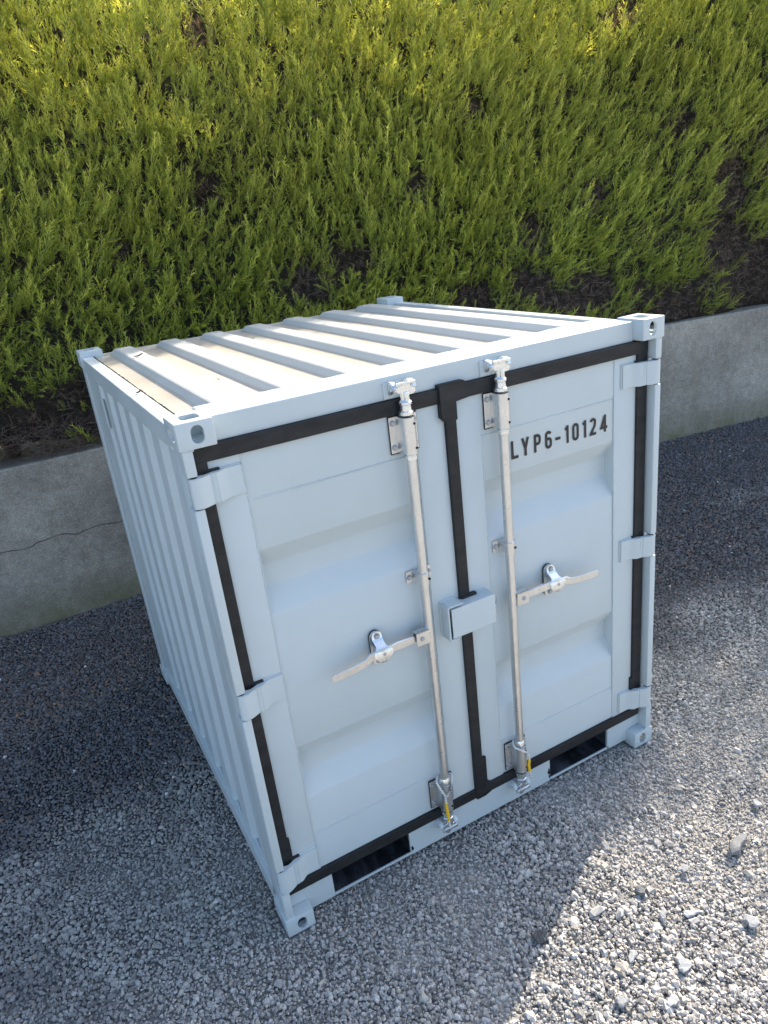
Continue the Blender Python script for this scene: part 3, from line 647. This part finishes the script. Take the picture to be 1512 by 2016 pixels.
for (xc, zc, r_) in ((1.240, .072, .012), (1.2415, .045, .008), (.552, .05, .010), (1.578, .03, .007)):
    bm = bmesh.new(); pl = [(xc + r_ * .55 * random.uniform(.5, 1.2) * math.cos(a), zc + r_ * 1.5 * random.uniform(.5, 1.2) * math.sin(a)) for a in np.linspace(0, 6.283, 13)[:-1]]
    prism(bm, pl, YF - .0012, YF + .001, 'y'); part('paint_chip', bm, M['hole'], sill)
# --- doors
RIBS = [(1.471, 1.250), (.733, .512)]; DP = .050
def door_leaf(x0, x1, px0, px1):
    """leaf from x0 to x1; sheet panel between px0 and px1 with two pressed-in ribs"""
    bm = bmesh.new(); Z0, Z1 = .186, 1.784; y = YF
    zs = [(Z1, y)]
    for a, b_ in RIBS:
        zs += [(a + .004, y), (a - .004, y + .003), (a - .066, y + DP - .003), (a - .075, y + DP), (b_ + .078, y + DP), (b_ + .070, y + DP - .003), (b_ + .004, y + .003), (b_ - .004, y)]
    zs += [(Z0, y)]
    # panel, finely divided so that it can bulge a little
    cols = np.linspace(px0, px1, 14); prev = None
    for xx in cols:
        cur = [bm.verts.new((xx, yy + .0012 * mnoise.noise((xx * 3, zz * 3, 1)), zz)) for zz, yy in zs]
        if prev:
            for i in range(len(zs) - 1): bm.faces.new((prev[i], cur[i], cur[i + 1], prev[i + 1]))
        prev = cur
    # frame tubes either side of the panel
    for a, b_ in ((x0, px0), (px1, x1)):
        box(bm, a, b_, YF - .0045, YF + .062, Z0, Z1, .004)
    return bm, Z0, Z1
def hinge(side, z0, z1, parent):
    f = (lambda x: x) if side < 0 else (lambda x: W - x)
    prof = [(.166, .047), (.166, .036), (.128, .035), (.118, .033), (.108, .026), (.098, .0185), (.088, .0155), (.087, .0165), (.082, .0165), (.081, .0145), (.076, .0145), (.075, .0155), (.070, .0155), (.069, .0125), (.06, .008), (.05, .003), (.04, -.001), (.03, -.003), (.02, -.001), (.012, .004), (.008, .012), (.010, .022), (.018, .030), (.03, .032), (.042, .028), (.056, .024), (.072, .030), (.088, .038), (.100, .047)]
    bm = bmesh.new(); prism(bm, [(f(a), b_) for a, b_ in prof], z0, z1, 'z', .0015); o = part('hinge', bm, M['paint'], parent, 28)
    bm = bmesh.new(); lathe(bm, f(.024), .016, [(.010, z0 - .004), (.010, z1 + .004)], 14); part('hinge_pin', bm, M['hole'], parent)
    bm = bmesh.new(); bead(bm, (f(.10), .044, z1 + .001), (f(.167), .044, z1 + .001), .0035); bead(bm, (f(.168), .043, z0), (f(.168), .043, z1), .0035)
    part('weld_bead', bm, M['paint'], parent, 60)
def housing(xr, z0, z1, parent):
    """folded steel rod bearing: two flanges with bolts and a half-round body"""
    P = [(-.050, .0455), (-.050, .0415), (-.026, .0415), (-.0235, .036)]
    for i in range(9): a = math.pi - math.pi * i / 8; P.append((.0235 * math.cos(a), .008 - .0235 * math.sin(a)))
    P += [(.0235, .036), (.026, .0415), (.050, .0415), (.050, .0455)]
    bm = bmesh.new(); prism(bm, [(xr + a, b_) for a, b_ in P], z0, z1, 'z', .0012); part('rod_bearing', bm, M['galv'], parent, 30)
    bm = bmesh.new(); box(bm, xr - .052, xr + .052, .0425, .0462, z0 - .003, z1 + .003, .001); part('bearing_gasket', bm, M['hole'], parent)
    for dz in ((z1 - z0) * .17, (z1 - z0) * .83):
        for dx in (-.038, .038): hexbolt(xr + dx, .0415, z0 + dz, .0075, .007, parent)
        bm = bmesh.new(); lathe(bm, xr + .010, z0 + dz, [(.0042, -.0150), (.0042, -.0125)], 12, 'y'); part('drain_hole', bm, M['hole'], parent)
def cam_set(xr, parent, top, rail):
    """zinc locking cam at a rod end and the two keepers welded on the rail"""
    s = 1 if top else -1; zb = 1.782 if top else .196
    bm = bmesh.new(); pr_ = [(.0235, 0), (.0235, .010), (.0185, .013), (.0175, .026), (.0175, .030), (.0205, .033), (.0205, .040), (.015, .046), (.013, .054)]
    lathe(bm, xr, .012, [(r, zb + s * h) for r, h in pr_], 18); part('rod_neck', bm, M['zinc'], parent, 40)
    zc = zb + s * .078; bm = bmesh.new(); P = []
    for i in range(24):
        a = 2 * math.pi * i / 24; r = .017 + .013 * abs(math.cos(a * 2 + .5)) ** 1.5; P.append((xr + r * math.cos(a) * 1.25, zc + r * math.sin(a) * 1.15))
    prism(bm, P, .002, .013, 'y', .003)
    box(bm, xr - .008, xr + .008, -.004, .03, zc - s * .028 - .006, zc - s * .028 + .022, .003)
    box(bm, xr - .034, xr + .036, -.002, .010, zc + s * .016, zc + s * .016 + .010, .003)
    part('locking_cam', bm, M['zinc'], parent, 40)
    for d in (-1, 1):
        bm = bmesh.new(); xc = xr + d * .032
        P = [(.051, zc - .022), (.051, zc + .026), (.018, zc + .024), (.006, zc + .016), (.002, zc + .006), (.006, zc - .002), (.016, zc + .004), (.030, zc + .004), (.036, zc - .012)]
        prism(bm, P, xc - .009, xc + .009, 'x', .003); part('cam_keeper', bm, M['paint'] if not top else M['zinc'], rail, 40)
    if top:
        bm = bmesh.new(); box(bm, xr - .055, xr + .052, .044, .0515, zc - .028, zc + .024, .003); part('keeper_plate', bm, M['paint'], rail)
def rod_set(xr, dirx, parent):
    bm = bmesh.new(); lathe(bm, xr, .010, [(.0168, .20), (.0168, 1.66)], 20); part('lock_rod', bm, M['galv'], parent, 40)
    bm = bmesh.new(); lathe(bm, xr, .010, [(.021, 1.638), (.021, 1.652)], 20); part('rod_collar', bm, M['zinc'], parent, 40)
    bm = bmesh.new(); lathe(bm, xr, .010, [(.022, .338), (.022, .35), (.018, .358)], 20); part('rod_collar', bm, M['zinc'], parent, 40)
    housing(xr, 1.656, 1.775, parent); housing(xr, .206, .332, parent)
    # mid guide strap
    P = [(-.048, .0455), (-.048, .0425), (-.027, .0425), (-.0215, .030)]
    for i in range(9): a = math.pi - math.pi * i / 8; P.append((.0215 * math.cos(a), .010 - .0215 * math.sin(a)))
    P += [(.0215, .030), (.027, .0425), (.048, .0425), (.048, .0455)]
    bm = bmesh.new(); prism(bm, [(xr + a, b_) for a, b_ in P], 1.192, 1.236, 'z', .0012); part('rod_guide', bm, M['galv'], parent, 30)
    for d in (-.038, .038): hexbolt(xr + d, .0425, 1.214, .0075, .007, parent)
    bm = bmesh.new(); lathe(bm, xr + .011, 1.214, [(.0045, -.0122), (.0045, -.0095)], 12, 'y'); part('drain_hole', bm, M['hole'], parent)
    # handle hub welded on the rod
    q = lambda a: xr + dirx * a
    bm = bmesh.new(); a, b_ = sorted((q(.010), q(.062))); box(bm, a, b_, -.011, -.006, .972, 1.026, .002); box(bm, a, b_, .014, .019, .972, 1.026, .002); box(bm, a, b_, -.011, .019, 1.021, 1.026, .002)
    part('handle_hub', bm, M['galv'], parent); hexbolt(q(.040), -.011, .998, .0065, .005, parent)
    # handle: flat bar with a twisted, stepped middle
    S = [(.030, .004, .998, .012, .004), (.060, .004, .999, .013, .004), (.100, .002, 1.001, .015, .004), (.130, -.001, 1.004, .016, .005), (.160, -.006, 1.008, .014, .007), (.195, -.010, 1.010, .012, .008), (.225, -.008, 1.007, .014, .007), (.245, -.007, 1.001, .016, .005), (.262, -.012, .993, .0145, .0035), (.300, -.016, .990, .0145, .0032), (.372, -.019, .988, .0145, .0032), (.388, -.0195, .988, .013, .003), (.392, -.0195, .988, .008, .0025)]
    bm = bmesh.new(); prev = None
    for a, yy, zc, hh, th in S:
        cur = [bm.verts.new((q(a), yy + sy * th, zc + sz * hh)) for sy, sz in ((-1, -.88), (-1.02, 0), (-1, .88), (-.6, 1), (.6, 1), (1, .88), (1, -.88), (.6, -1), (-.6, -1))]
        if prev:
            for i in range(9): bm.faces.new((prev[i], prev[(i + 1) % 9], cur[(i + 1) % 9], cur[i]))
        else: bm.faces.new(cur)
        prev = cur
    bm.faces.new(prev[::-1]); part('door_handle', bm, M['galv'], parent, 22)
    # catch plate and swinging retainer over the handle
    xc = q(.195); bm = bmesh.new(); prism(bm, [(xc + a, 1.002 + b_) for a, b_ in stadium(.0455, .1325)], .042, .0455, 'y', .001); part('catch_gasket', bm, M['hole'], parent)
    bm = bmesh.new(); prism(bm, [(xc + a, 1.002 + b_) for a, b_ in stadium(.043, .130)], .034, .0405, 'y', .001)
    prism(bm, [(xc - .018, .982), (xc + .018, .982), (xc + .018, 1.022), (xc - .018, 1.022)], .006, .036, 'y', .002); part('handle_catch', bm, M['galv'], parent, 35)
    bm = bmesh.new(); prev = None
    for zz, yy, hw in ((1.068, .028, .010), (1.060, .026, .0175), (1.045, .024, .019), (1.037, .014, .018), (1.028, .000, .018), (1.021, -.010, .026), (1.012, -.0165, .036), (1.000, -.0175, .036), (.991, -.017, .028), (.984, -.016, .021), (.976, -.014, .014), (.970, -.012, .007)):
        cur = [bm.verts.new((xc + sx * hw, yy + sy * .003, zz)) for sx, sy in ((-1, -1), (1, -1), (1, 1), (-1, 1))]
        if prev:
            for i in range(4): bm.faces.new((prev[i], prev[(i + 1) % 4], cur[(i + 1) % 4], cur[i]))
        else: bm.faces.new(cur)
        prev = cur
    bm.faces.new(prev[::-1]); part('catch_latch', bm, M['zinc'], parent, 50)
    bm = bmesh.new(); lathe(bm, xc + .002, 1.004, [(.006, -.0215), (.006, -.0185)], 12, 'y'); part('latch_hole', bm, M['bolt'], parent)
    hexbolt(xc, .023, 1.054, .0085, .009, parent); hexbolt(xc + .002, .034, .952, .0085, .009, parent)
def gasket_strip(bm, x0, x1, z0, z1, y0=.036, y1=.062, bev=.004): box(bm, x0, x1, y0, y1, z0, z1, bev)

# left door
bm, Z0, Z1 = door_leaf(.074, .860, .172, .748); ld = part('door', bm, M['paint'], smooth=25, label='left door leaf with lock rod and handle')
bm = bmesh.new(); gasket_strip(bm, .038, .858, 1.780, 1.8285); gasket_strip(bm, .036, .858, .146, .190); gasket_strip(bm, .038, .0755, .188, 1.782)
gasket_strip(bm, .07, .0815, .205, .395, .0375, .06, .001); gasket_strip(bm, .07, .106, .296, .3045, .034, .05, .003); gasket_strip(bm, .07, .106, 1.036, 1.0455, .034, .05, .003); gasket_strip(bm, .07, .106, 1.749, 1.758, .034, .05, .003)
part('door_gasket', bm, M['rubber'], ld)
bm = bmesh.new(); bead(bm, (.172, YF - .003, Z0), (.172, YF - .003, Z1), .003); bead(bm, (.19, YF, 1.634), (.745, YF, 1.634), .0028); bead(bm, (.175, YF, .352), (.745, YF, .352), .0028); bead(bm, (.748, YF - .002, .34), (.748, YF - .002, 1.64), .0018)
part('weld_bead', bm, M['paint'], ld, 60)
for a, b_ in HZ: hinge(-1, a, b_, ld)
rod_set(.703, -1, ld); cam_set(.703, ld, True, hdr); cam_set(.703, ld, False, sill)
# right door
bm, Z0, Z1 = door_leaf(.897, 1.726, .998, 1.600); rd = part('door', bm, M['paint'], smooth=25, label='right door leaf with black lettering')
bm = bmesh.new(); gasket_strip(bm, .894, 1.758, 1.780, 1.8287); gasket_strip(bm, .894, 1.752, .146, .1905); gasket_strip(bm, 1.706, 1.756, .188, 1.782)
gasket_strip(bm, 1.696, 1.71, .215, .36, .0375, .06, .001); gasket_strip(bm, W - .106, W - .07, .296, .3045, .034, .05, .003); gasket_strip(bm, W - .106, W - .07, 1.036, 1.0455, .034, .05, .003); gasket_strip(bm, W - .106, W - .07, 1.749, 1.758, .034, .05, .003)
gasket_strip(bm, .8555, .8985, .147, 1.79, .0335, .06, .006); gasket_strip(bm, .89, .915, .20, .33, .0345, .05, .002)
prism(bm, [(.836, 1.735), (.852, 1.718), (.8985, 1.718), (.8985, 1.778), (.955, 1.784), (.955, 1.826), (.930, 1.842), (.836, 1.842)], .026, .06, 'y', .002)
prism(bm, [(.9, .18), (.9, .215), (.935, .192)], .0365, .06, 'y', .001); prism(bm, [(.856, .147), (.93, .147), (.90, .138), (.86, .138)], .034, .049, 'y', .001)
part('door_gasket', bm, M['rubber'], rd)
bm = bmesh.new(); bead(bm, (.998, YF - .003, Z0), (.998, YF - .003, 1.64), .0022); bead(bm, (1.60, YF - .003, Z0 + .15), (1.60, YF - .003, 1.64), .0022); bead(bm, (1.0, YF, 1.634), (1.598, YF, 1.634), .0026); bead(bm, (1.0, YF, .352), (1.598, YF, .352), .0026)
for a, b_ in RIBS:
    for (za, da), (zb_, db_) in (((a, 0), (a - .07, DP)), ((a - .07, DP), (b_ + .07, DP)), ((b_ + .07, DP), (b_, 0))): bead(bm, (1.599, YF + da, za), (1.599, YF + db_, zb_), .004, .008)
part('weld_bead', bm, M['paint'], rd, 60)
for a, b_ in HZ: hinge(1, a, b_, rd)
rod_set(1.064, 1, rd); cam_set(1.064, rd, True, hdr); cam_set(1.064, rd, False, sill)
# lock box: U-shaped shroud on the left leaf, box cover on the right leaf
bm = bmesh.new(); P = []
box(bm, .774, .780, -.011, .048, .940, 1.077, .002); box(bm, .7745, .838, -.011, .048, 1.0715, 1.077, .002); box(bm, .7745, .82, -.011, .048, .940, .9455, .002)
part('lock_box_shroud', bm, M['paint'], ld)
bm = bmesh.new(); x0, x1, y0, y1, z0, z1 = .7875, .973, -.013, .046, .948, 1.064
box(bm, x0, x1, y0, y0 + .006, z0, z1, .0028); box(bm, x0, x1, y0 + .003, y1, z1 - .006, z1 - .0005, .0022); box(bm, x0, x1, y0 + .003, y1, z0 + .0005, z0 + .006, .0022); box(bm, x1 - .006, x1 - .0005, y0 + .003, y1, z0 + .001, z1 - .001, .0022)
part('lock_box', bm, M['paint'], rd)
bm = bmesh.new(); bead(bm, (.775, .043, 1.076), (.835, .043, 1.076), .004); bead(bm, (.774, .043, .942), (.774, .043, 1.076), .004); part('weld_bead', bm, M['paint'], ld, 60)
bm = bmesh.new(); bead(bm, (.905, .043, 1.064), (.97, .043, 1.064), .004); part('weld_bead', bm, M['paint'], rd, 60)
bm = bmesh.new(); gasket_strip(bm, .862, .925, 1.061, 1.073, .028, .046, .004); part('gasket_flap', bm, M['rubber'], rd)
bm = bmesh.new(); tube(bm, [(.970, .02, 1.008), (.983, .018, 1.004), (.994, .016, 1.007), (1.0, .015, 1.018), (1.002, .015, 1.030)], .0032, 8); part('hook', bm, M['paint'], rd, 60)
# --- lettering
SW = .0105; LH = .066; LW = .031
def strokes(ch):
    h, w_ = LH, LW; o = SW / 2; a, b_, c, d = o, w_ - o, o, h - o
    def arc(cx_, cz_, rx, rz, t0, t1, n=8): return [(cx_ + rx * math.cos(R_(t0 + (t1 - t0) * i / n)), cz_ + rz * math.sin(R_(t0 + (t1 - t0) * i / n))) for i in range(n + 1)]
    m_ = w_ / 2; r = (b_ - a) / 2
    if ch == 'L': return [[(a, h), (a, c), (w_, c)]]
    if ch == 'Y': return [[(o * .6, h), (m_, h * .40)], [(w_ - o * .6, h), (m_, h * .40)], [(m_, h * .46), (m_, 0)]]
    if ch == 'P': return [[(a, 0), (a, h)], [(a, d)] + arc(b_ - r, d - r, r, r, 90, 0) + arc(b_ - r, h * .46 + r, r, r, 0, -90) + [(a, h * .46)]]
    if ch == '6': return [arc(m_, d - r, r, r, 20, 180) + arc(m_, c + r, r, r, 180, 360) + arc(m_, h * .56 - r, r, r, 0, 90) + [(a + .004, h * .56)]]
    if ch == '0': return [arc(m_, d - r, r, r, 0, 180) + arc(m_, c + r, r, r, 180, 360) + [(b_, d - r)]]
    if ch == '1': return [[(m_ + .004, 0), (m_ + .004, h)], [(m_ - .008, h * .80), (m_ - .001, h * .84), (m_ + .003, h * .93)]]
    if ch == '2': return [arc(m_, d - r, r, r, 170, 0) + [(b_ - .002, h * .52), (a + .003, h * .17), (a, c), (w_, c)]]
    if ch == '4': return [[(m_ + .007, 0), (m_ + .007, h)], [(m_ + .005, h - .006), (a - .001, h * .27), (w_ + .003, h * .27)]]
    if ch == '-': return [[(m_ - .012, h * .42), (m_ + .012, h * .42)]]
txt = [('L', 145, 550), ('Y', 235, 510), ('P', 338, 490), ('6', 432, 460), ('-', 512, 455), ('1', 587, 405), ('0', 662, 390), ('1', 737, 362), ('2', 810, 342), ('4', 900, 312)]
for ch, u, v in txt:
    xc = px(980 + u * .2315, 760 + v * .2315, 1, .048)[0]; bm = bmesh.new(); lay = 0
    for st in strokes(ch):
        st = [Vector((p[0], p[1])) for p in st]; lf = []; rt = []
        for i, p in enumerate(st):
            d0 = (p - st[i - 1]).normalized() if i else (st[1] - p).normalized(); d1 = (st[i + 1] - p).normalized() if i < len(st) - 1 else d0
            n0 = Vector((-d0.y, d0.x)); n1 = Vector((-d1.y, d1.x)); nn = (n0 + n1)
            nn = nn.normalized() if nn.length > .01 else n0; k = min(1 / max(nn.dot(n0), .35), 2.2); lf.append(p + nn * SW / 2 * k); rt.append(p - nn * SW / 2 * k)
        yy = YF - .0022 - lay * .0002; lay += 1; prev = None
        for a, b_ in zip(lf, rt):
            cur = [bm.verts.new((xc - LW / 2 + a.x, yy, 1.518 + a.y)), bm.verts.new((xc - LW / 2 + b_.x, yy, 1.518 + b_.y))]
            if prev: bm.faces.new((prev[0], prev[1], cur[1], cur[0]))
            prev = cur
    part('letter', bm, M['letter'], rd)

# ------------------------------------------------------------------ cords with yellow tape on the rod feet
def cord(name_pts, tape_pts, label):
    r = bpy.data.objects.new('cord_loop', None); COL.objects.link(r); r.location = name_pts[0][len(name_pts[0]) // 2]
    tag(r, label, 'cord', 'cords on the lock rods'); inv = Matrix.Translation(-r.location)
    bm = bmesh.new()
    for pl in name_pts: tube(bm, pl, .0042, 8)
    o = done('cord', bm, M['cord'], None, 60); o.parent = r; o.matrix_parent_inverse = inv
    bm = bmesh.new(); tube(bm, tape_pts, [.006, .0066, .0058, .0064, .0056][:len(tape_pts)], 9); o = done('tape', bm, M['tape'], None, 50); o.parent = r; o.matrix_parent_inverse = inv
def pp(u, v, y): return Vector(px(u, v, 1, y))
j = pp(877.5, 1570, -.022)
loop1 = [pp(867, 1526, .028), pp(860, 1530, .008), pp(859, 1540, -.010), pp(866, 1553, -.020), pp(873, 1562, -.022), j, pp(883, 1564, -.022), pp(888, 1553, -.020), pp(890, 1538, -.010), pp(889, 1527, .008), pp(884, 1522, .028)]
tl = [j, pp(878, 1580, -.022), pp(881, 1600, -.022), pp(884, 1615, -.022), pp(887, 1630, -.022)]
cord([loop1, tl], tl[1:4], 'white cord with yellow tape looped on the left lock rod foot')
a0 = pp(1011, 1456, .026)
loop2 = [a0, pp(1009, 1463, .006), pp(1013, 1471, -.012), pp(1021, 1476, -.020), pp(1031, 1479, -.020), pp(1038, 1482, -.014), pp(1041, 1487, -.006)]
tl2 = [pp(1041, 1486, -.006), pp(1042, 1495, -.008), pp(1041, 1507, -.010), pp(1043, 1518, -.010), pp(1046, 1530, -.010)]
cord([loop2, tl2], tl2[1:4], 'white cord with yellow tape looped on the right lock rod foot')

# ------------------------------------------------------------------ bits of dead leaf on the roof
def leaf(u, v, z, L1, W1, yaw, label, group=None):
    p = px(u, v, 2, z); bm = bmesh.new(); rows = []
    for i in range(6):
        t_ = i / 5; wd = W1 * math.sin(math.pi * (.08 + .86 * t_)); xx = (t_ - .5) * L1; zz = .003 + .35 * W1 * (1 - math.cos(3 * (t_ - .4)))
        row = []
        for s in (-1, 0, 1):
            c, sn = math.cos(yaw), math.sin(yaw); yy = s * wd / 2; row.append(bm.verts.new((p[0] + xx * c - yy * sn, p[1] + xx * sn + yy * c, z + zz + abs(s) * W1 * .25)))
        rows.append(row)
    for a, b_ in zip(rows, rows[1:]):
        for s in range(2): bm.faces.new((a[s], a[s + 1], b_[s + 1], b_[s]))
    bmesh.ops.solidify(bm, geom=list(bm.faces), thickness=.0008)
    return tag(done('dry_leaf', bm, M['dryleaf'], None, 60), label, 'leaf', group)
leaf(273, 703, 1.8995, .045, .018, .25, 'curled brown leaf on the leftmost roof rib near its far end')
leaf(274, 775, 1.8825, .026, .014, .5, 'curled brown leaf on the left roof seam')
for i, (u, v, z, s_, tx) in enumerate(((367, 695, 1.8715, .016, 'tiny leaf scrap in the second roof pan from the left, near its far end'), (457, 675, 1.8715, .022, 'tiny leaf scrap in the third roof pan from the left, biggest of the scraps'),
        (431, 749, 1.8715, .014, 'tiny leaf scrap halfway along the second roof pan from the left'), (538, 774, 1.8715, .012, 'tiny leaf scrap in a roof pan closest to the door header'), (499, 669, 1.8715, .013, 'tiny leaf scrap in a roof pan, the one farthest from the doors'))):
    leaf(u, v, z, s_, s_ * .5, i * 1.1, tx, 'leaf scraps in the roof pans')
print('total tris', sum(len(o.data.polygons) for o in bpy.data.objects if o.type == 'MESH'))
